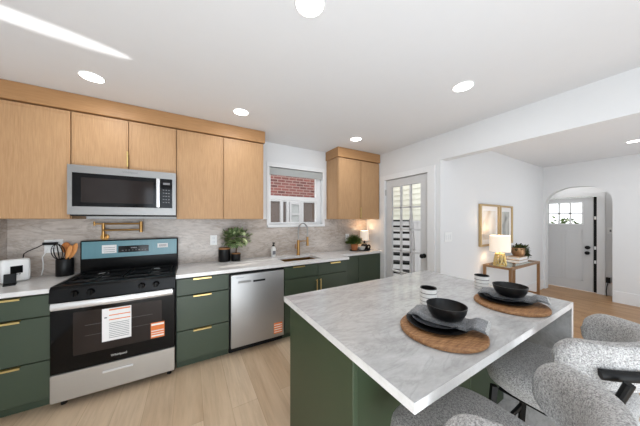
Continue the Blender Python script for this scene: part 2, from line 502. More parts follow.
# glazed side door
d1 = thing('door_1', None, None, (XR + .02, (DY0 + DY1) / 2, 0)); d1['kind'] = 'structure'
gy0, gy1, gz0, gz1 = 1.948, 2.458, 0.30, 1.925
w = MB(); a, b = XR + .012, XR + .052
w.box(a, b, DY0 + .008, gy0, .008, DZ - .008); w.box(a, b, gy1, DY1 - .008, .008, DZ - .008)
w.box(a, b, gy0, gy1, gz1, DZ - .008); w.box(a, b, gy0, gy1, .008, gz0)
w.build('door_frame', M['doorg'], d1)
w = MB()
for i in (1, 2): y = gy0 + (gy1 - gy0) * i / 3; w.box(a + .004, b - .004, y - .011, y + .011, gz0, gz1)
for i in range(1, 5): z = gz0 + (gz1 - gz0) * i / 5; w.box(a + .004, b - .004, gy0, gy1, z - .011, z + .011)
w.build('muntin', M['doorg'], d1)
box('glass_pane', M['glass'], XR + .03, XR + .034, gy0, gy1, gz0, gz1, d1)
kn = MB().cyl((XR + .012, 1.89, .93), (XR + .004, 1.89, .93), .03).cyl((XR + .006, 1.89, .93), (XR - .035, 1.89, .93), .012).sphere((XR - .045, 1.89, .93), .03, .75).build('door_knob', M['blackm'], d1)
MB().box(XR + .008, XR + .016, 1.832, 1.842, .9, .96).build('latch_plate', M['blackm'], d1)
for z in (1.85, .25): MB().cyl((XR + .006, DY1 - .004, z - .045), (XR + .006, DY1 - .004, z + .045), .008, seg=10).build('hinge', M['steel'], d1)

# front door behind the arch
d2 = thing('door_2', None, None, (XV + .03, 1.51, 0)); d2['kind'] = 'structure'
vy0, vy1, vz0, vz1 = 1.21, 1.69, 1.335, 1.755
w = MB(); a, b = XV + .0, XV + .045; e0, e1 = FY0 + .045, FY1 - .01
w.box(a, b, e0, vy0, .01, FZ - .01); w.box(a, b, vy1, e1, .01, FZ - .01); w.box(a, b, vy0, vy1, vz1, FZ - .01); w.box(a, b, vy0, vy1, .01, vz0)
w.build('door_slab', M['doorg'], d2)
w = MB()
w.box(a - .012, b, vy0 - .02, vy0, vz0 - .02, vz1 + .02); w.box(a - .012, b, vy1, vy1 + .02, vz0 - .02, vz1 + .02)
w.box(a - .012, b, vy0, vy1, vz1, vz1 + .02); w.box(a - .012, b, vy0, vy1, vz0 - .02, vz0)
for i in (1, 2): y = vy0 + (vy1 - vy0) * i / 3; w.box(a, b - .01, y - .012, y + .012, vz0, vz1)
w.box(a, b - .01, vy0, vy1, (vz0 + vz1) / 2 - .012, (vz0 + vz1) / 2 + .012)
w.build('window_grid', M['trimw'], d2)
box('glass_pane', M['glass'], XV + .02, XV + .024, vy0, vy1, vz0, vz1, d2)


def panel_ring(y0, y1, z0, z1, t=.016):
    q = MB()
    for (p0, p1, q0, q1) in ((y0, y0 + t, z0, z1), (y1 - t, y1, z0, z1), (y0, y1, z0, z0 + t), (y0, y1, z1 - t, z1)): q.box(a - .008, a, p0, p1, q0, q1)
    return q


panel_ring(1.20, 1.43, .2, 1.19).build('panel_moulding', M['doorg'], d2)
panel_ring(1.47, 1.86, .2, 1.19).build('panel_moulding', M['doorg'], d2)
MB().cyl((a, 1.135, .87), (a - .03, 1.135, .87), .035).build('deadbolt', M['blackm'], d2)
MB().cyl((a, 1.135, .765), (a - .03, 1.135, .765), .03).sphere((a - .055, 1.135, .765), .034, .7).build('door_knob', M['blackm'], d2)
box('dark_gap_strip', M['blackm'], XV + .01, XV + .04, FY0 + .002, FY0 + .043, .01, FZ - .01, d2)  # shade in the gap beside the door, put in as a black strip
for z in (.598, .869, 1.449): box('strike_plate', M['trimw'], XV + .0, XV + .01, FY0 + .01, FY0 + .036, z - .03, z + .03, d2)

# window over the sink
w1 = thing('window_1', None, None, ((WX0 + WX1) / 2, YB + .1, WZ0)); w1['kind'] = 'structure'
fy0, fy1 = YB + .06, YB + .12
w = MB(); w.box(WX0, WX0 + .04, fy0, fy1, WZ0, WZ1); w.box(WX1 - .075, WX1, fy0, fy1, WZ0, WZ1); w.box(WX0 + .04, WX1 - .075, fy0, fy1, WZ1 - .04, WZ1); w.box(WX0 + .04, WX1 - .075, fy0, fy1, WZ0, WZ0 + .035)
w.build('window_frame', M['trimw'], w1)
w = MB(); x0, x1 = WX0 + .04, WX1 - .075; zm = 1.735
w.box(x0, x1, fy0 + .005, fy1 - .005, zm - .03, zm + .03)
w.build('meeting_rail', M['trimw'], w1)
box('glass_pane', M['glass'], x0, x1, fy0 + .02, fy0 + .024, WZ0 + .035, zm - .03, w1)
box('glass_pane', M['glass'], x0, x1, fy0 + .035, fy0 + .039, zm + .03, WZ1 - .04, w1)
MB().box(WX0 - .03, WX1 + .03, YB - .03, YB + .06, WZ0 - .035, WZ0, .004).build('window_sill', M['trimw'], w1)
w = MB(); w.box(WX0 - .035, WX0, YB - .014, YB, WZ0, WZ1 + .06); w.box(WX1, WX1 + .035, YB - .014, YB, WZ0, WZ1 + .06); w.box(WX0, WX1, YB - .014, YB, WZ1, WZ1 + .06)
w.build('window_casing', M['trimw'], w1)
bl = thing('roller_blind', 'grey roller blind drawn up at the top of the sink window', 'blind', ((WX0 + WX1) / 2, YB + .02, 2.08))
box('blind_fabric', M['blind'], WX0 + .006, WX1 - .006, YB + .006, YB + .012, 2.062, 2.15, bl)
box('bottom_bar', M['blind'], WX0 + .006, WX1 - .006, YB + .0, YB + .018, 2.05, 2.064, bl, .003)
MB().cyl((WX0 + .006, YB + .034, 2.13), (WX1 - .006, YB + .034, 2.13), .02).build('roller', M['blind'], bl)

# backsplash
w = MB()
w.box(XL, WX0 - .036, YB - .012, YB, CT + .001, 1.425); w.box(WX0 - .036, WX1 + .036, YB - .012, YB, CT + .001, WZ0 - .036); w.box(WX1 + .036, XR, YB - .012, YB, CT + .001, 1.425)
w.box(XL, XL + .012, 2.43, YB - .012, CT + .001, 1.425)
struct(w.build('trim_3', M['splash']))
YS = YB - .012

# ------------------------------------------------------------------ outside
struct(box('ground', M['concrete'], -12, 16, YB + .16, 20, -.5, -.4)); 
struct(box('ground', M['grass'], 7.01, 40, -12, 20, -.45, -.42))
nb = thing('brick_house', 'red brick neighbouring house seen through the sink window', 'house', (2.6, 6.2, -.4))
box('brick_wall', M['brick'], -1.5, 6.5, 6.05, 6.3, 2.02, 4.2, nb)
box('siding_wall', M['taupe'], -1.5, 6.5, 6.05, 6.3, -.4, 1.93, nb)
box('white_band', M['greyw'], -1.5, 6.5, 6.0, 6.3, 1.93, 2.02, nb)
for x in (2.24, 2.42, 2.88): box('white_post', M['greyw'], x - .04, x + .04, 5.98, 6.05, -.4, 1.93, nb)
nw = MB()
nw.box(2.48, 2.84, 5.99, 6.05, 1.86, 1.95); nw.box(2.48, 2.54, 5.99, 6.05, 1.2, 1.86); nw.box(2.78, 2.84, 5.99, 6.05, 1.2, 1.86); nw.box(2.54, 2.78, 5.99, 6.05, 1.55, 1.6); nw.box(2.54, 2.78, 5.99, 6.05, 1.12, 1.2)
nw.build('window_frame', M['greyw'], nb)
box('window_pane', M['blind'], 2.54, 2.78, 6.03, 6.05, 1.2, 1.86, nb)
yh = thing('siding_house', 'pale cream sided house seen through the glazed door', 'house', (6.7, 4.2, -.4))
w = MB()
for i in range(26): w.prism([(6.6, -.4 + i * .18), (6.8, -.4 + i * .18), (6.8, -.22 + i * .18), (6.63, -.22 + i * .18)], 'y', 2.75, 5.9)
w.build('siding', M['yellow'], yh)
st = thing('porch_stair', 'white outdoor stair with dark open treads outside the glazed door', 'stair', (3.6, 3.0, -.4))
RS = Matrix.Translation((3.62, 3.02, 0)) @ Matrix.Rotation(math.radians(40), 4, 'Z')
for sd in (-.26, .22):
    w = MB(); w.prism([(-.10, -.4), (-.10, .16), (1.72, 1.44), (2.0, 1.44), (2.0, 1.25), (.20, -.4)], 'y', sd, sd + .04)
    for v in w.bm.verts: v.co = RS @ v.co
    w.build('stringer', M['greyw'], st)
for i in range(9): MB().box(-.05 + i * .215, .20 + i * .215, -.22, .22, .15 + i * .152, .195 + i * .152, mat=RS).build('tread', M['blackm'], st)
for i in range(10): MB().tube([RS @ Vector((-.05 + i * .2, -.24, .12 + i * .142)), RS @ Vector((-.05 + i * .2, -.24, .85 + i * .142))], .011, 6).build('baluster', M['greyw'], st)
MB().tube([RS @ Vector((-.08, -.24, .84)), RS @ Vector((1.8, -.24, 2.16))], .022, 8).build('handrail', M['greyw'], st)
fc = thing('porch_fence', 'white board fence beyond the outdoor stair', 'fence', (6.4, 4.2, -.4))
w = MB()
for i in range(26): w.box(6.38, 6.4, 2.6 + i * .13, 2.722 + i * .13, -.4, 1.32)
w.build('boards', M['trimw'], fc)
box('fence_rail', M['trimw'], 6.35, 6.43, 2.6, 5.9, 1.32, 1.38, fc)
pr_ = thing('sun_block_roof', 'added white roof slab that blocks sun at the front door', 'roof', (7.8, 1.4, 2.2))  # unseen slab, added to stop sun coming through the front door panes
box('roof_slab', M['trimw'], 6.90, 8.8, -.5, 3.2, 2.25, 2.35, pr_)
for y in (-.4, 3.1): box('post', M['trimw'], 8.6, 8.72, y - .06, y + .06, -.42, 2.25, pr_)
hd = thing('hedge', 'dark green hedge across the lawn seen through the front door panes', 'hedge', (14, 2.6, -.42))
w = MB()
for i in range(1600):
    p = Vector((14 + random.uniform(-.4, .4), random.uniform(1.2, 5), random.uniform(-.4, 1.32 + .15 * math.sin(i))))
    w.leaf(p, Vector((random.uniform(-1, 1), random.uniform(-1, 1), random.uniform(-.3, 1))), .22, .14)
w.build('foliage', M['fern'], hd)

# ------------------------------------------------------------------ ceiling lights
lights = [(-.636, 2.309, 'over the range, nearest the left wall'), (.515, .982, 'at the top edge, above the island end'), (.439, 2.314, 'beside the fascia corner of the big upper cabinets'),
          (1.906, 2.32, 'in front of the small upper cabinet'), (1.897, .971, 'above the island, nearest the wide opening'), (5.24, .464, 'in the living room in front of the arch wall')]
for i, (x, y, where) in enumerate(lights):
    if i == 0:
        r0 = thing('recessed_light', 'round white recessed ceiling light ' + where, 'ceiling light', (x, y, CZ), 'recessed ceiling lights')
        MB().lathe([(.068, -.003), (.069, -.0045), (.074, -.004), (.076, -.001), (.076, 0), (.068, 0), (.068, -.003)], (x, y, CZ), 40).build('trim_ring', M['white'], r0)
        MB().lathe([(0, -.003), (.066, -.003), (.0675, -.0005), (0, -.0005)], (x, y, CZ), 40).build('diffuser', M['led'], r0)
        rr = r0
    else:
        rr = copy_tree(r0, (x, y, CZ), 'round white recessed ceiling light ' + where)
    lamp('recessed_light_glow', 'AREA', (x, y, CZ - .012), 2.5 if i != 5 else 5, (.95, .98, 1), .12, aim=(x, y, 0))

# ------------------------------------------------------------------ upper cabinets
UY = 2.70; UZ0 = 1.425; UZ1 = 2.345


def upper(name, label, x0, x1, doors, z0=UZ0, group='oak upper cabinets', handle=None):
    t = thing(name, label, 'cabinet', ((x0 + x1) / 2, YB - .15, z0), group)
    box('body', M['oak'], x0, x1, UY + .022, YB - .001, z0, UZ1, t)
    n = len(doors)
    for (a, b) in doors:
        dr = MB().box(a + .002, b - .002, UY, UY + .02, z0 + .002, UZ1 - .006, .002)
        d = dr.build('door', M['oak'], t)
        f = MB(); s_ = .012
        f.box(a + .014, b - .014, UY - .0035, UY, UZ1 - .032, UZ1 - .026); f.box(a + .014, a + .019, UY - .0035, UY, z0 + .014, UZ1 - .032); f.box(b - .019, b - .014, UY - .0035, UY, z0 + .014, UZ1 - .032)
        f.build('edge_moulding', M['oak'], d)
        if handle and (a, b) == doors[0]:
            hx, hz0, hz1 = handle
            h = MB().box(hx - .006, hx + .006, UY - .028, UY - .018, hz0, hz1, .002).box(hx - .005, hx + .005, UY - .02, UY, hz0 + .015, hz0 + .025).box(hx - .005, hx + .005, UY - .02, UY, hz1 - .025, hz1 - .015)
            h.build('handle', M['brass'], d)
    return t


upper('upper_cabinet', 'oak upper cabinet with one tall door left of the microwave', XL + .002, -.875, [(XL + .002, -.877)])
upper('upper_cabinet', 'short oak two-door upper cabinet above the microwave', -.873, -.121, [(-.871, -.496), (-.494, -.123)], 1.882, handle=(-.50, 1.905, 2.05))
upper('upper_cabinet', 'oak upper cabinet with two tall doors right of the microwave', -.119, .778, [(-.117, .322), (.324, .776)])
upper('upper_cabinet', 'smaller oak two-door upper cabinet between sink window and glazed door', 1.885, 2.712, [(1.887, 2.312), (2.314, 2.71)], handle=(2.300, 1.445, 1.61))
tag(MB().box(XL + .002, .790, UY - .02, YB - .001, UZ1 + .004, CZ - .001, .003).build('cabinet_fascia', M['oakh']), 'long oak fascia between big upper cabinets and ceiling', 'fascia', 'oak fascias')
tag(MB().box(1.868, 2.714, UY - .02, YB - .001, UZ1 + .004, CZ - .001, .003).build('cabinet_fascia', M['oakh']), 'short oak fascia above the smaller upper cabinet by the door', 'fascia', 'oak fascias')

# ------------------------------------------------------------------ microwave
mw = thing('microwave', 'stainless over-the-range microwave under the short oak cabinet', 'microwave', (-.495, 2.83, 1.45))
mx0, mx1, mz0, mz1, my = -.870, -.121, 1.45, 1.876, 2.62
box('body', M['steelh'], mx0, mx1, my + .035, YB - .014, mz0 + .012, mz1, mw, .004)
w = MB(); w.box(mx0, mx1, my, my + .034, mz0 + .012, 1.53); w.box(mx0, mx1, my, my + .034, 1.812, mz1); w.box(mx0, -.842, my, my + .034, 1.53, 1.812); w.box(-.150, mx1, my, my + .034, 1.53, 1.812)
w.build('front_frame', M['steelh'], mw)
md = box('door_glass', M['glassb'], -.842, -.245, my + .004, my + .03, 1.53, 1.812, mw)
box('viewing_window', M['glassw'], -.79, -.30, my + .002, my + .004, 1.565, 1.775, md)
MB().box(-.275, -.247, my - .035, my - .018, 1.535, 1.808, .006, 2).box(-.27, -.252, my - .02, my + .005, 1.545, 1.57).box(-.27, -.252, my - .02, my + .005, 1.775, 1.80).build('handle', M['satin'], mw)
cp = box('control_panel', M['glassb'], -.243, -.150, my + .002, my + .03, 1.53, 1.812, mw)
box('display', M['ink'], -.225, -.17, my + .0005, my + .002, 1.755, 1.775, cp)
for i in range(5):
    for j in range(3): box('key', M['ink'], -.226 + j * .021, -.214 + j * .021, my + .001, my + .002, 1.58 + i * .03, 1.588 + i * .03, cp)
box('vent_grille', M['blackm'], mx0 + .01, mx1 - .01, my + .02, 2.98, mz0, mz0 + .012, mw)
text('logo', 'Whirlpool', .026, (-.47, my - .001, 1.846), (math.radians(90), 0, 0), M['ink'], mw)

# ------------------------------------------------------------------ base cabinets
BY = 2.45


def edge_pull(xc, z, parent, y=BY, wd=.155):
    return MB().box(xc - wd / 2, xc + wd / 2, y - .018, y, z - .003, z + .001).box(xc - wd / 2, xc + wd / 2, y - .018, y - .014, z - .016, z + .001).build('edge_pull', M['brass'], parent)


def drawer_base(label, x0, x1, pulls=None):
    t = thing('base_cabinet', label, 'cabinet', ((x0 + x1) / 2, 2.74, 0), 'green base cabinets')
    box('body', M['green'], x0, x1, BY + .024, YB - .001, .088, .876, t)
    box('toe_kick', M['green'], x0, x1, 2.53, 2.55, 0, .088, t)
    for (z0, z1) in ((.706, .862), (.378, .700), (.092, .372)):
        dd = MB().box(x0 + .003, x1 - .003, BY, BY + .022, z0, z1, .003).build('drawer', M['green'], t)
        edge_pull(pulls, z1, dd)
    return t


drawer_base('green three-drawer base cabinet left of the range', XL + .002, -.896, -1.12)
drawer_base('green three-drawer base cabinet between range and dishwasher', -.111, .348, .105)
sb = thing('base_cabinet', 'green sink base cabinet with two doors and two top panels', 'cabinet', (1.4, 2.74, 0), 'green base cabinets')
w = MB(); w.box(.947, 1.855, BY + .024, BY + .03, .088, .876); w.box(.947, .965, BY + .03, YB - .001, .088, .876); w.box(1.837, 1.855, BY + .03, YB - .001, .088, .876); w.box(.965, 1.837, BY + .03, YB - .001, .088, .106)
w.build('body', M['green'], sb)
box('toe_kick', M['green'], .947, 1.855, 2.53, 2.55, 0, .088, sb)
for i, (a, b) in enumerate(((.950, 1.400), (1.404, 1.852))):
    dd = MB().box(a, b, BY, BY + .022, .716, .862, .003).build('drawer', M['green'], sb); edge_pull((1.13, 1.66)[i], .862, dd)
    dd = MB().box(a, b, BY, BY + .022, .092, .71, .003).build('door', M['green'], sb)
    hx = (1.375, 1.429)[i]
    MB().box(hx - .006, hx + .006, BY - .03, BY - .02, .50, .675, .002).box(hx - .005, hx + .005, BY - .022, BY, .515, .525).box(hx - .005, hx + .005, BY - .022, BY, .65, .66).build('handle', M['brass'], dd)
SY = 2.66
sh = thing('base_cabinet', 'shallow green two-door base cabinet in the corner by the glazed door', 'cabinet', (2.28, 2.84, 0), 'green base cabinets')
box('body', M['green'], 1.858, 2.716, SY + .024, YB - .001, .088, .876, sh)
box('toe_kick', M['green'], 1.858, 2.716, SY + .07, SY + .09, 0, .088, sh)
for a, b in ((1.862, 2.235), (2.239, 2.694)): MB().box(a, b, SY, SY + .022, .092, .868, .003).build('door', M['green'], sh)

# ------------------------------------------------------------------ dishwasher
dw = thing('dishwasher', 'stainless dishwasher beside the green sink cabinet', 'dishwasher', (.648, 2.74, 0))
box('tub', M['blackm'], .352, .944, BY + .02, 3.0, .09, .87, dw)
box('toe_plate', M['blackm'], .352, .944, 2.52, 2.54, .005, .09, dw)
dd = MB().box(.362, .932, BY - .028, BY + .018, .095, .845, .006, 2).build('door', M['steel'], dw)
box('pocket_handle', M['blackm'], .585, .715, BY - .031, BY - .028, .752, .772, dd)
box('control_strip', M['steelh'], .43, .56, BY - .03, BY - .028, .755, .78, dd)
sk = box('energy_sticker', M['orange'], .812, .912, BY - .0295, BY - .028, .135, .255, dd)
w = MB()
for i in range(4): w.box(.818, .906, BY - .031, BY - .0295, .15 + i * .026, .158 + i * .026)
w.build('printed_lines', M['paper'], sk)
text('logo', 'Whirlpool', .018, (.45, BY - .0285, .815), (math.radians(90), 0, 0), M['ink'], dd)

# ------------------------------------------------------------------ worktops, sink
t = MB().box(XL + .013, -.894, 2.425, YS - .001, CT - .034, CT, .003).build('worktop', M['quartz'])
tag(t, 'white stone worktop left of the range', 'worktop', 'white kitchen worktops')
SX0, SX1, SY0, SY1 = .985, 1.50, 2.53, 2.88
w = MB()
ys = YS - .001; zt0 = CT - .034
w.box(-.112, SX0, 2.425, ys, zt0, CT); w.box(SX0, SX1, 2.425, SY0, zt0, CT); w.box(SX0, SX1, SY1, ys, zt0, CT)
w.box(SX1, 1.875, 2.425, ys, zt0, CT); w.box(1.875, 2.717, SY - .02, ys, zt0, CT)
t = w.build('worktop', M['quartz'])
tag(t, 'long white stone worktop running from range to door corner around the sink', 'worktop', 'white kitchen worktops')
sk = thing('sink', 'gold undermount sink below the window', 'sink', ((SX0 + SX1) / 2, (SY0 + SY1) / 2, .70))
w = MB(); q = .012
w.box(SX0 - q, SX0, SY0 - q, SY1 + q, .70, zt0); w.box(SX1, SX1 + q, SY0 - q, SY1 + q, .70, zt0); w.box(SX0, SX1, SY0 - q, SY0, .70, zt0); w.box(SX0, SX1, SY1, SY1 + q, .70, zt0)
w.box(SX0 - q, SX1 + q, SY0 - q, SY1 + q, .69, .70)
w.build('basin', M['gold'], sk)
MB().lathe([(0, .001), (.04, .001), (.045, .004), (0, .005)], (1.24, 2.71, .70), 24).build('drain', M['steel'], sk)

# faucet
fx, fy = 1.345, 2.925
fa = thing('faucet', 'brushed gold spring-neck faucet behind the sink', 'faucet', (fx, fy, CT))
MB().lathe([(0, .0), (.03, 0), (.03, .008), (.024, .014), (.021, .02), (.021, .2), (.015, .215), (0, .216)], (fx, fy, CT), 24).build('body', M['gold'], fa)
pts = [(fx, fy, CT + .2), (fx, fy, CT + .36)]
for k in range(1, 12):
    an = math.pi * k / 11; pts.append((fx + .065 - .065 * math.cos(an), fy - .035 * (k / 11.0), CT + .36 + .095 * math.sin(an)))
pts += [(fx + .13, fy - .035, CT + .28), (fx + .13, fy - .035, CT + .24)]
MB().tube(pts, .008, 10).build('gooseneck', M['steel'], fa)
spr = MB()
sp = []
for k in range(360):
    u = k / 359 * (len(pts) - 2); i = int(u); f = u - i; p = Vector(pts[i]).lerp(Vector(pts[i + 1]), f)
    an = k * .72; sp.append(p + Vector((math.cos(an) * .012, math.sin(an) * .012, 0)))
spr.tube(sp, .0022, 5); spr.build('spring', M['steel'], fa)
MB().cyl((fx + .13, fy - .035, CT + .26), (fx + .13, fy - .035, CT + .13), .015, .02).build('spray_head', M['gold'], fa)
MB().tube([(fx, fy, CT + .19), (fx + .06, fy - .02, CT + .20), (fx + .115, fy - .033, CT + .20)], .006, 8).build('holder_arm', M['gold'], fa)
MB().tube([(fx - .018, fy, CT + .10), (fx - .045, fy, CT + .105), (fx - .06, fy - .03, CT + .16)], .007, 8).build('lever', M['gold'], fa)

# ------------------------------------------------------------------ range
rg = thing('range', 'black and stainless gas range with teal film on its backguard', 'range', (-.4925, 2.72, 0))
rx0, rx1, ry = -.890, -.116, 2.395
box('body', M['black'], rx0, rx1, ry + .05, 2.995, .045, .885, rg)
w = MB(); w.prism([(ry + .05, .80), (ry, .805), (ry + .012, .90), (ry + .03, .918), (ry + .07, .92), (ry + .07, .80)], 'x', rx0, rx1)
pn = w.build('control_front', M['black'], rg)
for i, x in enumerate((-.757, -.667, -.354, -.255)):
    k = MB().cyl((x, ry + .004, .860), (x, ry - .018, .857), .024, .021, 24).box(x - .005, x + .005, ry - .03, ry - .016, .838, .878, .002)
    k.build('knob', M['black'], rg)
w = MB(); w.box(rx0, rx0 + .035, ry + .06, 2.94, .885, .922, .006); w.box(rx1 - .035, rx1, ry + .06, 2.94, .885, .922, .006); w.box(rx0 + .03, rx1 - .03, ry + .06, ry + .10, .885, .920); w.box(rx0 + .03, rx1 - .03, 2.90, 2.94, .885, .92)
w.box(rx0 + .03, rx1 - .03, ry + .1, 2.9, .885, .898)
w.build('cooktop', M['black'], rg)
for (bx, by) in ((-.69, 2.56), (-.69, 2.79), (-.30, 2.56), (-.30, 2.79)):
    bo = MB().lathe([(0, .0), (.055, 0), (.055, .01), (.045, .016), (0, .017)], (bx, by, .898), 28).build('burner', M['steel'], rg)
    MB().lathe([(0, .017), (.036, .017), (.038, .022), (.032, .027), (0, .028)], (bx, by, .898), 28).build('burner_cap', M['satin'] if by > 2.7 else M['blackm'], bo)
for gx0, gx1 in ((-.825, -.505), (-.48, -.16)):
    g = MB(); zt = .934
    for y in (2.50, 2.655, 2.70, 2.855): g.box(gx0, gx1, y - .005, y + .005, zt - .012, zt)
    for x in (gx0, (gx0 + gx1) / 2, gx1): g.box(x - .005, x + .005, 2.495, 2.86, zt - .012, zt)
    for x in (gx0, gx1):
        for y in (2.5, 2.855): g.box(x - .006, x + .006, y - .006, y + .006, .898, zt - .01)
    g.build('grate', M['blackm'], rg)
od = MB().box(rx0 + .004, rx1 - .004, ry + .005, ry + .048, .275, .795, .004).build('oven_door', M['glassb'], rg)
box('oven_window', M['glassw'], -.765, -.215, ry + .003, ry + .005, .385, .715, od)
MB().box(-.70, -.28, ry + .0018, ry + .003, .60, .604).box(-.70, -.28, ry + .0018, ry + .003, .52, .523).build('rack_line', M['rack'], od)
hp = []
for k in range(13):
    u = k / 12.0; hp.append((rx0 + .022 + (rx1 - rx0 - .040) * u, ry - .03 - .016 * math.sin(math.pi * u), .782))
hh = MB().tube(hp, .026, 12, flat=(.38, 1.0), up=(0, 0, 1))
for x in (rx0 + .02, rx1 - .05): hh.box(x, x + .03, ry - .03, ry + .006, .765, .794)
hh.build('handle', M['satin'], od)
pp = box('paper_label', M['paper'], -.602, -.422, ry - .001, ry + .0015, .448, .708, od)
w = MB(); w.box(-.56, -.428, ry - .002, ry - .001, .69, .70); w.box(-.56, -.428, ry - .002, ry - .001, .648, .655); w.box(-.56, -.428, ry - .002, ry - .001, .612, .619); w.build('orange_lines', M['orange'], pp)
w = MB()
for i in range(9): w.box(-.56, -.435, ry - .002, ry - .001, .47 + i * .0145, .474 + i * .0145)
w.box(-.588, -.572, ry - .002, ry - .001, .632, .642)
w.build('printed_lines', M['ink'], pp)
sk2 = box('orange_sticker', M['orange'], -.292, -.195, ry + .0005, ry + .0015, .392, .525, od)
w = MB()
for z, h in ((.50, .016), (.45, .008), (.43, .006), (.405, .012)): w.box(-.288, -.199, ry - .0005, ry + .0005, z, z + h)
w.build('pale_bands', M['paper'], sk2)
text('logo', 'Whirlpool', .024, (-.50, ry + .003, .325), (math.radians(90), 0, 0), M['satin'], od)
dr = MB().box(rx0 + .003, rx1 - .003, ry + .004, ry + .048, .062, .268, .005).build('storage_drawer', M['steeld'], rg)
MB().box(-.60, -.41, ry - .008, ry + .006, .20, .215, .004).build('drawer_pull', M['satin'], dr)
for x in (rx0 + .05, rx1 - .05):
    for y in (ry + .09, 2.95): MB().cyl((x, y, 0), (x, y, .046), .018, seg=14).build('foot', M['blackm'], rg)
bg = MB().box(rx0, rx1, 2.935, 2.998, .90, 1.218, .012, 3).build('backguard', M['black'], rg)
MB().box(rx0 + .012, rx1 - .012, 2.931, 2.936, 1.046, 1.208, .001).build('film_panel', M['film'], bg)
box('display', M['glassb'], -.617, -.375, 2.929, 2.931, 1.09, 1.155, bg)
w = MB()
for i in range(8): w.box(-.59 + i * .026, -.577 + i * .026, 2.928, 2.929, 1.108, 1.113)
w.box(-.52, -.47, 2.928, 2.929, 1.128, 1.14)
w.build('display_print', M['ink'], bg)
for (x0, x1, z0, z1) in ((-.737, -.63, 1.09, 1.17), (-.30, -.208, 1.12, 1.165)):
    s_ = box('white_sticker', M['paper'], x0, x1, 2.929, 2.931, z0, z1, bg)
    w = MB()
    for k in range(3): w.box(x0 + .012, x1 - .012, 2.928, 2.929, z0 + .012 + k * (z1 - z0 - .02) / 3, z0 + .016 + k * (z1 - z0 - .02) / 3)
    w.build('printed_lines', M['ink'], s_)

# pot filler on the wall
pf = thing('pot_filler', 'folding brass pot filler on the backsplash above the range', 'tap', (-.74, YS, 1.25))
MB().cyl((-.735, YS, 1.245), (-.735, YS - .012, 1.245), .033).cyl((-.735, YS - .01, 1.245), (-.735, YS - .06, 1.245), .014).build('wall_flange', M['gold'], pf)
MB().tube([(-.735, YS - .055, 1.24), (-.735, YS - .055, 1.385)], .013, 12).box(-.80, -.735, YS - .062, YS - .048, 1.37, 1.384, .003).build('valve_body', M['gold'], pf)
MB().tube([(-.80, YS - .055, 1.36), (-.80, YS - .055, 1.40)], .008, 10).build('lever', M['gold'], pf)
MB().cyl((-.735, YS - .055, 1.378), (-.44, YS - .075, 1.378), .0095, seg=12).cyl((-.735, YS - .065, 1.315), (-.44, YS - .075, 1.315), .0095, seg=12).build('arm', M['gold'], pf)
MB().cyl((-.44, YS - .075, 1.29), (-.44, YS - .075, 1.40), .015, seg=14).build('elbow_joint', M['gold'], pf)

# ------------------------------------------------------------------ outlets and switches


def outlet(name, label, x, z, wd=.075, h=.12, sw=False):
    t = thing(name, label, 'outlet' if not sw else 'switch', (x, YS, z), 'white wall outlets' if not sw else None)
    MB().box(x - wd / 2, x + wd / 2, YS - .006, YS, z - h / 2, z + h / 2, .002).build('cover_plate', M['white'], t)
    for dz in (.024, -.024):
        r_ = MB().box(x - .018, x + .018, YS - .0075, YS - .006, z + dz - .016, z + dz + .016).build('socket', M['trimw'], t)
        MB().box(x - .009, x - .006, YS - .008, YS - .0075, z + dz - .004, z + dz + .008).box(x + .006, x + .009, YS - .008, YS - .0075, z + dz - .004, z + dz + .008).build('slot', M['ink'], r_)
    return t


outlet('wall_outlet', 'white outlet with black plug behind the utensil crock', -1.085, 1.175, .12)
outlet('wall_outlet', 'white outlet above the black canister', .25, 1.168)
outlet('wall_outlet', 'white outlet above the fern in the warm lit corner', 2.29, 1.12)
pl = thing('power_adapter', 'black plug adapter with cord in the outlet behind the crock', 'plug', (-1.10, YS - .02, 1.20))
box('plug_body', M['blackm'], -1.145, -1.055, YS - .04, YS - .008, 1.188, 1.212, pl, .003)
MB().tube([(-1.14, YS - .025, 1.197), (-1.19, YS - .02, 1.165), (-1.235, YS - .02, 1.14), (-1.255, YS - .03, 1.12), (-1.258, 2.96, 1.0), (-1.25, 2.93, .93)], .0035, 6).build('cord', M['blackm'], pl)
wc = MB().tube([(-1.125, YS - .01, 1.15), (-1.13, YS - .02, 1.12), (-1.15, YS - .02, 1.08), (-1.148, YS - .012, 1.02), (-1.15, YS - .01, .97), (-1.16, YS - .01, .916)], .004, 6).build('charging_cord', M['white'])
tag(wc, 'thin white cord hanging from the outlet behind the crock', 'cord')

# white device with black square, black little display
bx = thing('white_device', 'white rounded upright device with a black square, at the left end of the worktop', 'device', (-1.232, 2.82, CT))
R = Matrix.Translation((-1.232, 2.82, CT)) @ Matrix.Rotation(math.radians(40), 4, 'Z')
MB().box(-.078, .078, -.03, .03, .004, .19, .026, 4, R).build('housing', M['white'], bx)
MB().box(-.032, .032, -.0315, -.029, .075, .135, .001, 1, R).build('black_square', M['screen'], bx)
w = MB()
for k in range(3): w.box(-.02 + k * .015, -.01 + k * .015, -.0325, -.0315, .064, .070, mat=R)
w.build('indicator', M['screen'], bx)
bd = thing('card_stand', 'small black tilted display leaning in front of the white device', 'display', (-1.205, 2.70, CT))
R2 = Matrix.Translation((-1.205, 2.70, CT)) @ Matrix.Rotation(math.radians(20), 4, 'Z')
MB().box(-.03, .03, -.004, .004, .012, .088, .002, 1, R2 @ Matrix.Rotation(math.radians(-14), 4, 'X')).build('screen_panel', M['screen'], bd)
MB().box(-.03, .03, -.03, .03, 0, .012, .002, 1, R2).build('base', M['blackm'], bd)

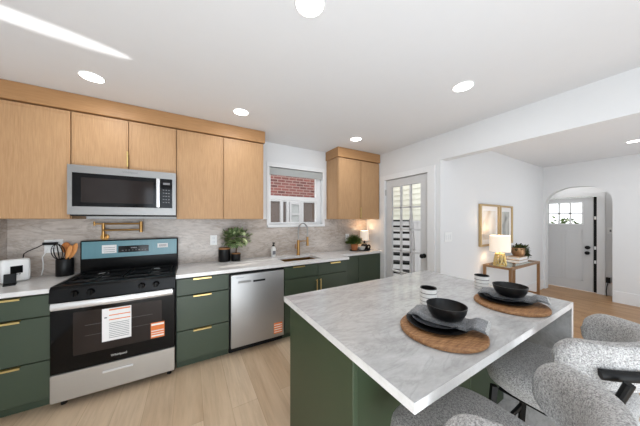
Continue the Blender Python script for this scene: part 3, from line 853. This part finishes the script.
# utensil crock
cx, cy = -.985, 2.93
ck = thing('utensil_crock', 'black ribbed utensil crock beside the range', 'crock', (cx, cy, CT))
pr = [(0, 0.001), (.056, .001), (.058, .004), (.058, .150), (.056, .153), (.053, .150), (.053, .012), (0, .011)]
MB().lathe(pr, (cx, cy, CT), 36).build('pot', M['blackc'], ck)


def utensil(name, label, cat, base, tip, mat, headw, headl, thick=.006):
    b = Vector(base); tp = Vector(tip); d = (tp - b).normalized()
    t = thing(name, label, cat, base, 'wooden utensils in the crock')
    MB().tube([b, b + d * ((tp - b).length - headl * .8)], .006, 8).build('handle', mat, t)
    q = MB(); side = d.cross(Vector((0.25, 1, 0))).normalized(); nr = side.cross(d).normalized(); c = tp - d * headl * .5
    res = bmesh.ops.create_uvsphere(q.bm, u_segments=16, v_segments=10, radius=1)
    for v in res['verts']: v.co = c + d * v.co.z * headl * .5 + side * v.co.x * headw * .5 + nr * v.co.y * thick
    q.build('head', mat, t); return t


utensil('wooden_spoon', 'brown wooden spoon with round head in the black crock', 'spoon', (cx, cy + .015, CT + .02), (cx - .005, cy + .035, CT + .30), M['spoon'], .075, .10)
utensil('wooden_spatula', 'pale wooden spatula leaning right in the black crock', 'spatula', (cx - .01, cy - .005, CT + .02), (cx + .075, cy - .0, CT + .29), M['spoonp'], .05, .14)
utensil('wooden_spatula', 'orange wooden spatula upright beside the spoon in the crock', 'spatula', (cx - .02, cy - .02, CT + .02), (cx + .045, cy - .015, CT + .275), M['spoonp'], .04, .12)
wh = thing('whisk', 'black wire whisk in the black crock', 'whisk', (cx - .02, cy, CT + .02), None)
MB().tube([(cx - .005, cy - .02, CT + .02), (cx - .03, cy - .015, CT + .155)], .006, 8).build('handle', M['blackm'], wh)
w = MB()
for k in range(5):
    an = math.pi * k / 5; ax = Vector((math.cos(an), math.sin(an), 0)); p0 = Vector((cx - .03, cy - .015, CT + .15)); d = Vector((-.14, .05, 1)).normalized()
    w.tube([p0 + d * (.07 - .07 * math.cos(2 * math.pi * u / 20) if True else 0) + ax * (.042 * math.sin(2 * math.pi * u / 20)) for u in range(21)], .0028, 5)
w.build('wire_loop', M['blackm'], wh)

# canister, potted plant
cn = thing('canister', 'black canister with wooden lid beside the potted plant', 'canister', (.365, 2.94, CT))
MB().lathe([(0, 0.001), (.066, .001), (.068, .005), (.068, .148), (.065, .15), (0, .15)], (.365, 2.945, CT), 36).build('jar', M['blackc'], cn)
MB().lathe([(0, .15), (.066, .15), (.067, .154), (.067, .163), (.064, .166), (0, .166)], (.365, 2.945, CT), 36).build('lid', M['lidw'], cn)
px_, py_ = .49, 2.90
pp_ = thing('potted_plant', 'small leafy tree in a black pot beside the canister', 'plant', (px_, py_, CT))
MB().lathe([(0, .001), (.053, .001), (.055, .004), (.055, .088), (.052, .090), (.049, .088), (.049, .08), (0, .079)], (px_, py_, CT), 32).build('pot', M['blackc'], pp_)
MB().lathe([(.0, .0795), (.0545, .09), (.055, .094), (.05, .097), (0, .097)], (px_, py_, CT), 32).build('wooden_collar', M['lidw'], pp_)
w = MB(); w.tube([(px_, py_, CT + .09), (px_ + .006, py_, CT + .14), (px_ - .004, py_, CT + .235)], .009, 8, .006)
tips = []
for k in range(9):
    an = k * .7; e = Vector((px_ + .09 * math.cos(an), py_ - .01 + .06 * math.sin(an), CT + .26 + .05 * ((k * 37) % 10) / 10)); tips.append(e)
    w.tube([(px_, py_, CT + .20), (px_ + .03 * math.cos(an), py_ + .02 * math.sin(an), CT + .24), e], .0035, 6, .002)
w.build('trunk', M['stem'], pp_)


def foliage(c, rx, ry_, rz, n, L, W, shell=.55):
    q = MB()
    for k in range(n):
        while True:
            v = Vector((random.uniform(-1, 1), random.uniform(-1, 1), random.uniform(-1, 1)))
            if shell < v.length < 1: break
        p = Vector(c) + Vector((v.x * rx, v.y * ry_, v.z * rz))
        d = v.normalized() + Vector((random.uniform(-.8, .8), random.uniform(-.8, .8), random.uniform(-.3, .7)))
        q.leaf(p, d, L * random.uniform(.7, 1.2), W * random.uniform(.7, 1.2))
    return q


foliage((px_ - .01, py_ - .01, CT + .285), .15, .085, .095, 270, .062, .044, .25).build('foliage', M['leaf'], pp_)
foliage((px_ + .02, py_ - .01, CT + .28), .155, .09, .095, 120, .06, .044, .5).build('foliage', M['leafp'], pp_)

# soap bottle
sx_, sy_ = .985, 2.955
sp_ = thing('soap_bottle', 'clear soap bottle with black pump left of the faucet', 'bottle', (sx_, sy_, CT))
MB().lathe([(0, .001), (.03, .001), (.033, .005), (.033, .115), (.026, .13), (.013, .138), (.013, .148), (0, .148)], (sx_, sy_, CT), 28).build('bottle', M['whitec'], sp_)
MB().box(sx_ - .02, sx_ + .02, sy_ - .0345, sy_ - .031, CT + .035, CT + .085).build('label', M['ink'], sp_)
MB().cyl((sx_, sy_, CT + .146), (sx_, sy_, CT + .165), .016).cyl((sx_, sy_, CT + .165), (sx_, sy_, CT + .185), .005, seg=10).box(sx_ - .012, sx_ + .012, sy_ - .04, sy_ + .012, CT + .183, CT + .196, .003).build('pump', M['blackm'], sp_)

# tray group in the corner
tx, ty = 2.44, 2.865
tr = thing('tray', 'dark round tray under the fern and lamp in the corner', 'tray', (tx, ty, CT))
MB().lathe([(0, .001), (.19, .001), (.20, .006), (.20, .012), (.193, .012), (.188, .008), (0, .008)], (tx, ty, CT), 40, 1, .65).build('dish', M['blackm'], tr)
fz = CT + .0085
fn = thing('potted_fern', 'bushy fern in a terracotta pot on the dark tray', 'plant', (2.335, 2.88, fz), None)
MB().lathe([(0, .0), (.045, 0), (.058, .085), (.058, .1), (.052, .1), (.050, .09), (0, .088)], (2.335, 2.88, fz), 28).build('pot', M['terra'], fn)
w = MB()
for k in range(150):
    an = random.uniform(0, 2 * math.pi); el = random.uniform(.15, 1.4); d = Vector((math.cos(an) * math.cos(el), math.sin(an) * math.cos(el) * .7, math.sin(el)))
    p = Vector((2.335, 2.88, fz + .09)); L = random.uniform(.11, .19)
    w.leaf(p, d, L, .018); w.leaf(p + d * L * .5, d + Vector((random.uniform(-.5, .5), random.uniform(-.5, .5), -.2)), L * .6, .02)
w.build('foliage', M['fern'], fn)
bo = MB().lathe([(0, 0), (.03, 0), (.05, .02), (.062, .055), (.058, .055), (.045, .022), (0, .008)], (2.445, 2.83, fz), 28).build('small_bowl', M['whitec'])
tag(bo, 'small white bowl between fern and lamp on the dark tray', 'bowl')
lp = thing('table_lamp', 'small lit table lamp with black base in the kitchen corner', 'lamp', (2.565, 2.90, fz), 'lit table lamps')
MB().lathe([(0, 0), (.045, 0), (.05, .02), (.056, .055), (.045, .085), (.018, .1), (.012, .12), (.012, .16), (0, .16)], (2.565, 2.90, fz), 28).build('base', M['blackc'], lp)
MB().lathe([(.076, .15), (.072, .315), (.07, .315), (.074, .15), (.076, .15)], (2.565, 2.90, fz), 36).build('lamp_shade', M['shade'], lp)
lamp('table_lamp_glow', 'POINT', (2.565, 2.90, fz + .27), .8, (1, .72, .45), .03)
lamp('table_lamp_glow', 'POINT', (2.565, 2.87, fz + .335), .45, (1, .75, .5), .03)
bk = thing('dark_ornament', 'little black knot ornament in front of the kitchen lamp', 'ornament', (2.57, 2.80, fz))
w = MB(); w.tube([(2.57 + .03 * math.cos(u / 24 * 2 * math.pi), 2.80, fz + .045 + .03 * math.sin(u / 24 * 2 * math.pi)) for u in range(25)], .013, 10); w.build('ring', M['blackm'], bk)
MB().box(2.545, 2.595, 2.785, 2.815, fz, fz + .012, .002).build('foot', M['blackm'], bk)

# ------------------------------------------------------------------ island
IX0, IX1, IY0, IY1 = .539, 2.045, .403, 1.40
ic = thing('island_cabinet', 'dark green island cabinet under the grey marble top', 'cabinet', (1.25, .97, 0))
box('body', M['greeni'], .585, IX1 - .034, .76, 1.335, .088, CT - .034, ic)
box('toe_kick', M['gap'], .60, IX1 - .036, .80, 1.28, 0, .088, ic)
MB().box(.560, .584, .70, 1.345, .0, CT - .033, .002).build('end_panel', M['greeni'], ic)
for i, (a, b) in enumerate(((.587, 1.06), (1.064, 1.535), (1.539, 2.008))): MB().box(a, b, .742, .76, .09, CT - .04, .003).build('back_panel', M['greeni'], ic)
it = MB().box(IX0, IX1, IY0, IY1, CT - .032, CT, .003).box(IX1 - .032, IX1, IY0, IY1, 0, CT - .032).build('island_countertop', M['island'], None, (1.3, .85, 0))
w = MB(); e_ = .0012  # thin strips, paler than the slab, over its edge faces
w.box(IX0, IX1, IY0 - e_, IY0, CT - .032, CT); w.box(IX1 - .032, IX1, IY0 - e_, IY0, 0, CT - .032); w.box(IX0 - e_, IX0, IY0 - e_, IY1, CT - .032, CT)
w.build('edge', M['quartz'], it)['label'] = 'pale edge'
tag(it, 'grey marble island top with waterfall side', 'countertop')

# ------------------------------------------------------------------ place settings


def napkin(parent, c, ang, z, L=.315, W=.135):
    """folded cloth draped over a plate rim: three layers with a round fold"""
    R = Matrix.Translation((c[0], c[1], z)) @ Matrix.Rotation(ang, 4, 'Z')
    q = MB(); nu, nv = 26, 10

    def sag(u):
        a_ = abs(u); t = min(max((a_ - .27) / .09, 0), 1); t = t * t * (3 - 2 * t)
        return .0145 * t - .006 * max(0, a_ - .40) / .10 + .001 * math.sin(u * 19)
    for layer in range(3):
        o = layer * .0048; inset = layer * .006
        top = []; bot = []
        for i in range(nu + 1):
            u = i / nu - .5; rt = []; rb = []
            for j in range(nv + 1):
                v = j / nv - .5; x = u * (L - inset); y = v * (W - inset * .8); zz = o + sag(u) + .0012 * math.sin(v * 13 + u * 7 + layer)
                e = .003 * (max(0, abs(v) - .42) / .08)
                rt.append(q.bm.verts.new(R @ Vector((x, y, zz + .0044 - e)))); rb.append(q.bm.verts.new(R @ Vector((x, y, zz + e * .4))))
            top.append(rt); bot.append(rb)
        for i in range(nu):
            for j in range(nv):
                q.bm.faces.new((top[i][j], top[i + 1][j], top[i + 1][j + 1], top[i][j + 1])); q.bm.faces.new((bot[i][j], bot[i][j + 1], bot[i + 1][j + 1], bot[i + 1][j]))
        for i in range(nu):
            q.bm.faces.new((top[i][0], bot[i][0], bot[i + 1][0], top[i + 1][0])); q.bm.faces.new((top[i][nv], top[i + 1][nv], bot[i + 1][nv], bot[i][nv]))
        for j in range(nv):
            q.bm.faces.new((top[0][j], top[0][j + 1], bot[0][j + 1], bot[0][j])); q.bm.faces.new((top[nu][j], bot[nu][j], bot[nu][j + 1], top[nu][j + 1]))
    q.build('cloth', M['napkin'], parent)
    h = MB()
    for layer in range(3):
        x = (L - layer * .006) / 2; pts = [R @ Vector((x + .0005, (k / 10 - .5) * (W - layer * .005), layer * .0048 + .0028 + sag(.5) + .0012 * math.sin((k / 10 - .5) * 13 + 3.5 + layer))) for k in range(11)]
        h.tube(pts, .0022, 6)
    h.build('hem', M['hem'], parent)


settings = [((.975, .605), (1.03, .60), 'nearest the camera', (1.25, .838)), ((1.63, .585), (1.66, .583), 'farther along the island by the waterfall end', (1.87, .825))]
for i, (bc, wc_, where, cc) in enumerate(settings):
    bx_, by_ = bc[0] + .014, bc[1] - .006
    b = MB().lathe([(0, .0), (.170, 0), (.176, .005), (.176, .014), (.172, .019), (0, .019)], (bx_, by_, CT + .0005), 56).build('round_board', M['board'], None, (bx_, by_, CT + .0005))
    tag(b, 'round brown wooden board under the plates ' + where, 'board', 'round boards on the island')
    pc = (bc[0] + .025, bc[1] + .025); z1 = CT + .0205
    p = MB().lathe([(0, 0), (.085, 0), (.118, .006), (.131, .013), (.132, .016), (.129, .016), (.115, .010), (.085, .005), (0, .004)], (pc[0], pc[1], z1), 56).build('dinner_plate', M['blackc'], None, (pc[0], pc[1], z1))
    tag(p, 'large black plate on the round board ' + where, 'plate', 'large black plates')
    p2c = (pc[0] + .008, pc[1] + .008); z2 = z1 + .0075
    p = MB().lathe([(0, 0), (.070, 0), (.093, .008), (.105, .0145), (.106, .017), (.103, .017), (.091, .0115), (.070, .0045), (0, .004)], (p2c[0], p2c[1], z2), 56).build('salad_plate', M['greyg'], None, (p2c[0], p2c[1], z2))
    tag(p, 'smaller black plate stacked on the large plate ' + where, 'plate', 'smaller black plates')
    nc = (p2c[0] + .036, p2c[1] - .034); z3 = z2 + .008
    nk = thing('napkin', 'folded grey linen napkin under the black bowl ' + where, 'napkin', (nc[0], nc[1], z3), 'grey linen napkins')
    napkin(nk, nc, math.radians(-72), z3)
    z4 = z3 + .0158; bcn = (wc_[0], wc_[1])
    b = MB().lathe([(0, 0), (.046, 0), (.064, .010), (.078, .034), (.0835, .058), (.0845, .064), (.081, .064), (.078, .054), (.071, .034), (.055, .015), (0, .011)], (bcn[0], bcn[1], z4), 48).build('soup_bowl', M['blackc'], None, (bcn[0], bcn[1], z4))
    tag(b, 'black bowl on the grey napkin ' + where, 'bowl', 'black bowls on the island')
    z0 = CT + .0005
    c = MB().lathe([(0, 0), (.040, 0), (.044, .004), (.046, .095), (.045, .098), (.042, .095), (.040, .012), (0, .010)], (cc[0], cc[1], z0), 36).build('cup', M['cup'], None, (cc[0], cc[1], z0))
    MB().lathe([(0, .0105), (.0385, .0125), (.0412, .094), (.0425, .0952), (.0405, .0952), (.038, .0145), (0, .0115)], (cc[0], cc[1], z0), 36).build('inner_glaze', M['blackc'], c)
    tag(c, 'white striped cup with black inside ' + where, 'cup', 'striped cups')

# ------------------------------------------------------------------ bar stools (local frame: faces +y, floor at 0)


def make_stool(label):
    t = thing('bar_stool', label, 'stool', (0, 0, 0), 'grey boucle bar stools at the island')
    # seat cushion
    q = MB(); nu = 48; rings = []
    prof = [(0.0, .522), (.70, .522), (.83, .529), (.94, .552), (1.0, .604), (.985, .632), (.93, .652), (.82, .664), (.5, .670), (0, .672)]
    for f, z in prof:
        if f == 0: rings.append([q.bm.verts.new((0, .20, z))]); continue
        rg_ = []
        for k in range(nu):
            an = 2 * math.pi * k / nu; c_, s_ = math.cos(an), math.sin(an); e = .62
            rg_.append(q.bm.verts.new((.255 * f * math.copysign(abs(c_) ** e, c_), .20 + .26 * f * math.copysign(abs(s_) ** e, s_), z)))
        rings.append(rg_)
    for a, b in zip(rings, rings[1:]):
        for k in range(nu):
            k2 = (k + 1) % nu
            if len(a) == 1: q.bm.faces.new((a[0], b[k2], b[k]))
            elif len(b) == 1: q.bm.faces.new((a[k], a[k2], b[0]))
            else: q.bm.faces.new((a[k], a[k2], b[k2], b[k]))
    q.build('seat', M['boucle'], t)
    # wrap-around back
    q = MB(); nt, ns = 60, 20

    def path(u):   # u 0..1 left tip, round the back, right tip
        an = math.radians(9 + 162 * u)
        return Vector((-.254 * math.cos(an), .19 - .275 * math.sin(an), 0)), an
    prev = None; first = None
    for i in range(nt + 1):
        u = i / nt; p, an = path(u); nrm = Vector((-math.cos(an), -math.sin(an), 0)).normalized()
        back = math.sin(math.pi * min(max(u, 0), 1))
        zc = .832 + .01 * back ** 1.2; hh_ = .090 + .012 * back; th = .044
        d = min(u, 1 - u) * .80  # metres from tip
        if d < .085: k = math.sqrt(max(0.0, 1 - (1 - d / .085) ** 2)); hh_ *= max(k, .04); th *= max(.55 * k + .45 * min(1, k * 1.6), .04); 
        ring = []
        for j in range(ns):
            b_ = 2 * math.pi * j / ns; c_, s_ = math.cos(b_), math.sin(b_); e = .72
            ring.append(q.bm.verts.new(p + nrm * (th * math.copysign(abs(c_) ** e, c_) + .014 * s_) + Vector((0, 0, zc + hh_ * math.copysign(abs(s_) ** e, s_)))))
        if prev:
            for j in range(ns): q.bm.faces.new((prev[j], prev[(j + 1) % ns], ring[(j + 1) % ns], ring[j]))
        else: first = ring
        prev = ring
    q.bm.faces.new(first[::-1]); q.bm.faces.new(prev)
    q.build('backrest', M['boucle'], t)
    rail = []
    for i in range(41):
        u = .15 + .70 * i / 40; p, an = path(u); nrm = Vector((-math.cos(an), -math.sin(an), 0)).normalized(); back = math.sin(math.pi * u)
        rail.append(p + nrm * .055 + Vector((0, 0, .812 + .035 * back ** 1.2)))
    MB().tube(rail, .017, 10, flat=(1, 1.15), up=(0, 0, 1)).build('back_rail', M['blackm'], t)
    for s_ in (-1, 1):
        MB().tube([(s_ * .272, -.06, .835), (s_ * .276, -.025, .72), (s_ * .262, .03, .60), (s_ * .19, .08, .50)], .014, 10, flat=(1, 1.2)).build('back_support', M['blackm'], t)
        MB().tube([(s_ * .218, .37, .535), (s_ * .24, .41, 0)], .014, 4, flat=(1.3, 1.3)).build('leg', M['blackm'], t)
        MB().tube([(s_ * .218, .03, .535), (s_ * .24, -.03, 0)], .014, 4, flat=(1.3, 1.3)).build('leg', M['blackm'], t)
    for y in (.392, -.02): MB().box(-.235, .235, y, y + .016, .208, .232).build('footrest', M['blackm'], t)
    w = MB(); w.box(-.2, .2, .05, .36, .511, .523, .003); w.build('seat_base', M['blackm'], t)
    return t


s1 = make_stool('grey boucle bar stool nearest the waterfall end of the island')
s2 = copy_tree(s1, (.845, .19, 0), 'grey boucle bar stool nearest the camera at the island corner')
s2.rotation_euler.z = math.radians(-5)
s1.location = (1.62, .19, 0)

# ------------------------------------------------------------------ living room
TX0, TX1, TY0, TY1, TZ = 3.74, 4.79, 1.295, 1.635, .76
ct = thing('console_table', 'gold framed glass console table under the framed pictures', 'table', ((TX0 + TX1) / 2, (TY0 + TY1) / 2, 0))
q = .016
for x in (TX0, TX1 - 2 * q):
    for y in (TY0, TY1 - 2 * q): box('leg', M['goldf'], x, x + 2 * q, y, y + 2 * q, 0, TZ - .03, ct)
w = MB(); w.box(TX0, TX1, TY0, TY0 + 2 * q, TZ - .03, TZ); w.box(TX0, TX1, TY1 - 2 * q, TY1, TZ - .03, TZ); w.box(TX0, TX0 + 2 * q, TY0 + 2 * q, TY1 - 2 * q, TZ - .03, TZ); w.box(TX1 - 2 * q, TX1, TY0 + 2 * q, TY1 - 2 * q, TZ - .03, TZ)
w.build('top_frame', M['goldf'], ct)
w = MB(); w.box(TX0 + .005, TX0 + .027, TY0 + 2 * q, TY1 - 2 * q, .24, .262); w.box(TX1 - .027, TX1 - .005, TY0 + 2 * q, TY1 - 2 * q, .24, .262)
w.build('side_stretcher', M['goldf'], ct)
box('glass_top', M['glasst'], TX0 + 2 * q, TX1 - 2 * q, TY0 + 2 * q, TY1 - 2 * q, TZ - .012, TZ - .002, ct)

lx, ly = 3.83, 1.46
l2 = thing('table_lamp', 'large lit drum-shade lamp with openwork gold base on the console table', 'lamp', (lx, ly, TZ), 'lit table lamps')
w = MB()
for k in range(9):
    a0 = 2 * math.pi * k / 9
    for sg in (1, -1): w.tube([(lx + r_ * math.cos(a0 + sg * da), ly + r_ * math.sin(a0 + sg * da), TZ + z_) for r_, da, z_ in ((.075, 0, .004), (.066, .35, .09), (.052, .68, .17))], .006, 6)
w.lathe([(.068, 0), (.080, 0), (.080, .012), (.068, .012), (.068, 0)], (lx, ly, TZ + .0005), 36); w.lathe([(.0, .165), (.057, .165), (.057, .18), (0, .18)], (lx, ly, TZ), 32); w.cyl((lx, ly, TZ + .175), (lx, ly, TZ + .26), .011)
w.build('base', M['brass'], l2)
MB().lathe([(.122, .205), (.118, .43), (.115, .43), (.119, .205), (.122, .205)], (lx, ly, TZ), 44).build('lamp_shade', M['shade'], l2)
lamp('console_lamp_glow', 'POINT', (lx, ly, TZ + .33), 2.5, (1, .82, .62), .05)

for k, (z0, z1, wx, mt, lab) in enumerate(((0, .045, .165, 'bookd', 'brown book at the bottom of the stack on the console table'), (.0455, .09, .15, 'book', 'tan book on top of the stack on the console table'))):
    bk = thing('book', lab, 'book', (4.40, 1.45, TZ + z0 + .001), 'books on the console table')
    MB().box(4.40 - wx, 4.40 + wx, 1.37, 1.54, TZ + z0 + .001, TZ + z0 + .005).box(4.40 - wx, 4.40 + wx, 1.37, 1.54, TZ + z1 - .004, TZ + z1).box(4.40 - wx, 4.40 + wx, 1.537, 1.54, TZ + z0 + .005, TZ + z1 - .004).build('cover', M[mt], bk)
    MB().box(4.405 - wx, 4.395 + wx, 1.374, 1.537, TZ + z0 + .005, TZ + z1 - .004).build('pages', M['paper'], bk)
vs_ = thing('trailing_plant', 'trailing moss plant in a gold pot on the stacked books', 'plant', (4.47, 1.45, TZ + .091), None)
MB().lathe([(0, 0), (.06, 0), (.085, .05), (.08, .13), (.072, .13), (.074, .05), (0, .01)], (4.43, 1.45, TZ + .091), 28).build('pot', M['goldf'], vs_)
w = foliage((4.47, 1.45, TZ + .20), .13, .08, .055, 240, .045, .03, 0)
for k in range(260):
    u = random.random(); p = Vector((4.585 + .09 * u + random.uniform(-.04, .04), 1.43 + random.uniform(-.04, .04), TZ + .21 - .15 * u + random.uniform(-.01, .03)))
    w.leaf(p, Vector((random.uniform(-1, 1), random.uniform(-1, 1), random.uniform(-.6, .8))), .045, .03)
w.build('foliage', M['moss'], vs_)


def picture(label, x0, x1, z0, z1, art, dep):
    t = thing('picture_frame', label, 'picture', ((x0 + x1) / 2, YP, z0), 'framed pictures over the console')
    f = .028; y0, y1 = YP - dep, YP - .001
    w = MB(); w.box(x0, x0 + f, y0, y1, z0, z1, .004); w.box(x1 - f, x1, y0, y1, z0, z1, .004); w.box(x0 + f, x1 - f, y0, y1, z0, z0 + f, .004); w.box(x0 + f, x1 - f, y0, y1, z1 - f, z1, .004)
    w.build('frame', M['goldp'], t)
    box('mat_board', M['paper'], x0 + f, x1 - f, y1 - .012, y1, z0 + f, z1 - f, t)
    g = .07; box('print', art, x0 + f + g, x1 - f - g, y1 - .014, y1 - .012, z0 + f + g, z1 - f - g, t)


picture('gold framed pale print left of the other, behind the console lamp', 3.66, 4.265, 1.02, 1.65, M['art1'], .04)
picture('gold framed grey print right of the other, above the stacked books', 4.30, 4.76, 1.02, 1.645, M['art2'], .035)

sw = thing('light_switch', 'white light switch plate just inside the opening, left of the pictures', 'switch', (2.90, YP, 1.19))
MB().box(2.81, 2.97, YP - .006, YP, 1.13, 1.255, .002).build('cover_plate', M['white'], sw)
for x in (2.845, 2.89, 2.935): MB().box(x - .012, x + .012, YP - .01, YP - .006, 1.16, 1.225, .001).build('rocker', M['trimw'], sw)
s3 = thing('light_switch', 'small white switch plate on the entry wall beside the front door', 'switch', (XV, .86, 1.21))
MB().box(XV - .006, XV, .82, .90, 1.15, 1.27, .002).build('cover_plate', M['white'], s3)
MB().box(XV - .012, XV - .006, .85, .87, 1.19, 1.23).build('toggle', M['ink'], s3)
ad = thing('entry_adapter', 'black plug and hanging cord on the entry wall beside the front door', 'plug', (XV - .02, .88, .3))
MB().box(XV - .05, XV - .001, .86, .91, .24, .34, .004).build('plug_body', M['blackm'], ad)
MB().tube([(XV - .03, .885, .25), (XV - .03, .90, .16), (XV - .035, .905, .08), (XV - .04, .90, .012), (XV - .1, .89, .006)], .006, 6).build('cord', M['blackm'], ad)
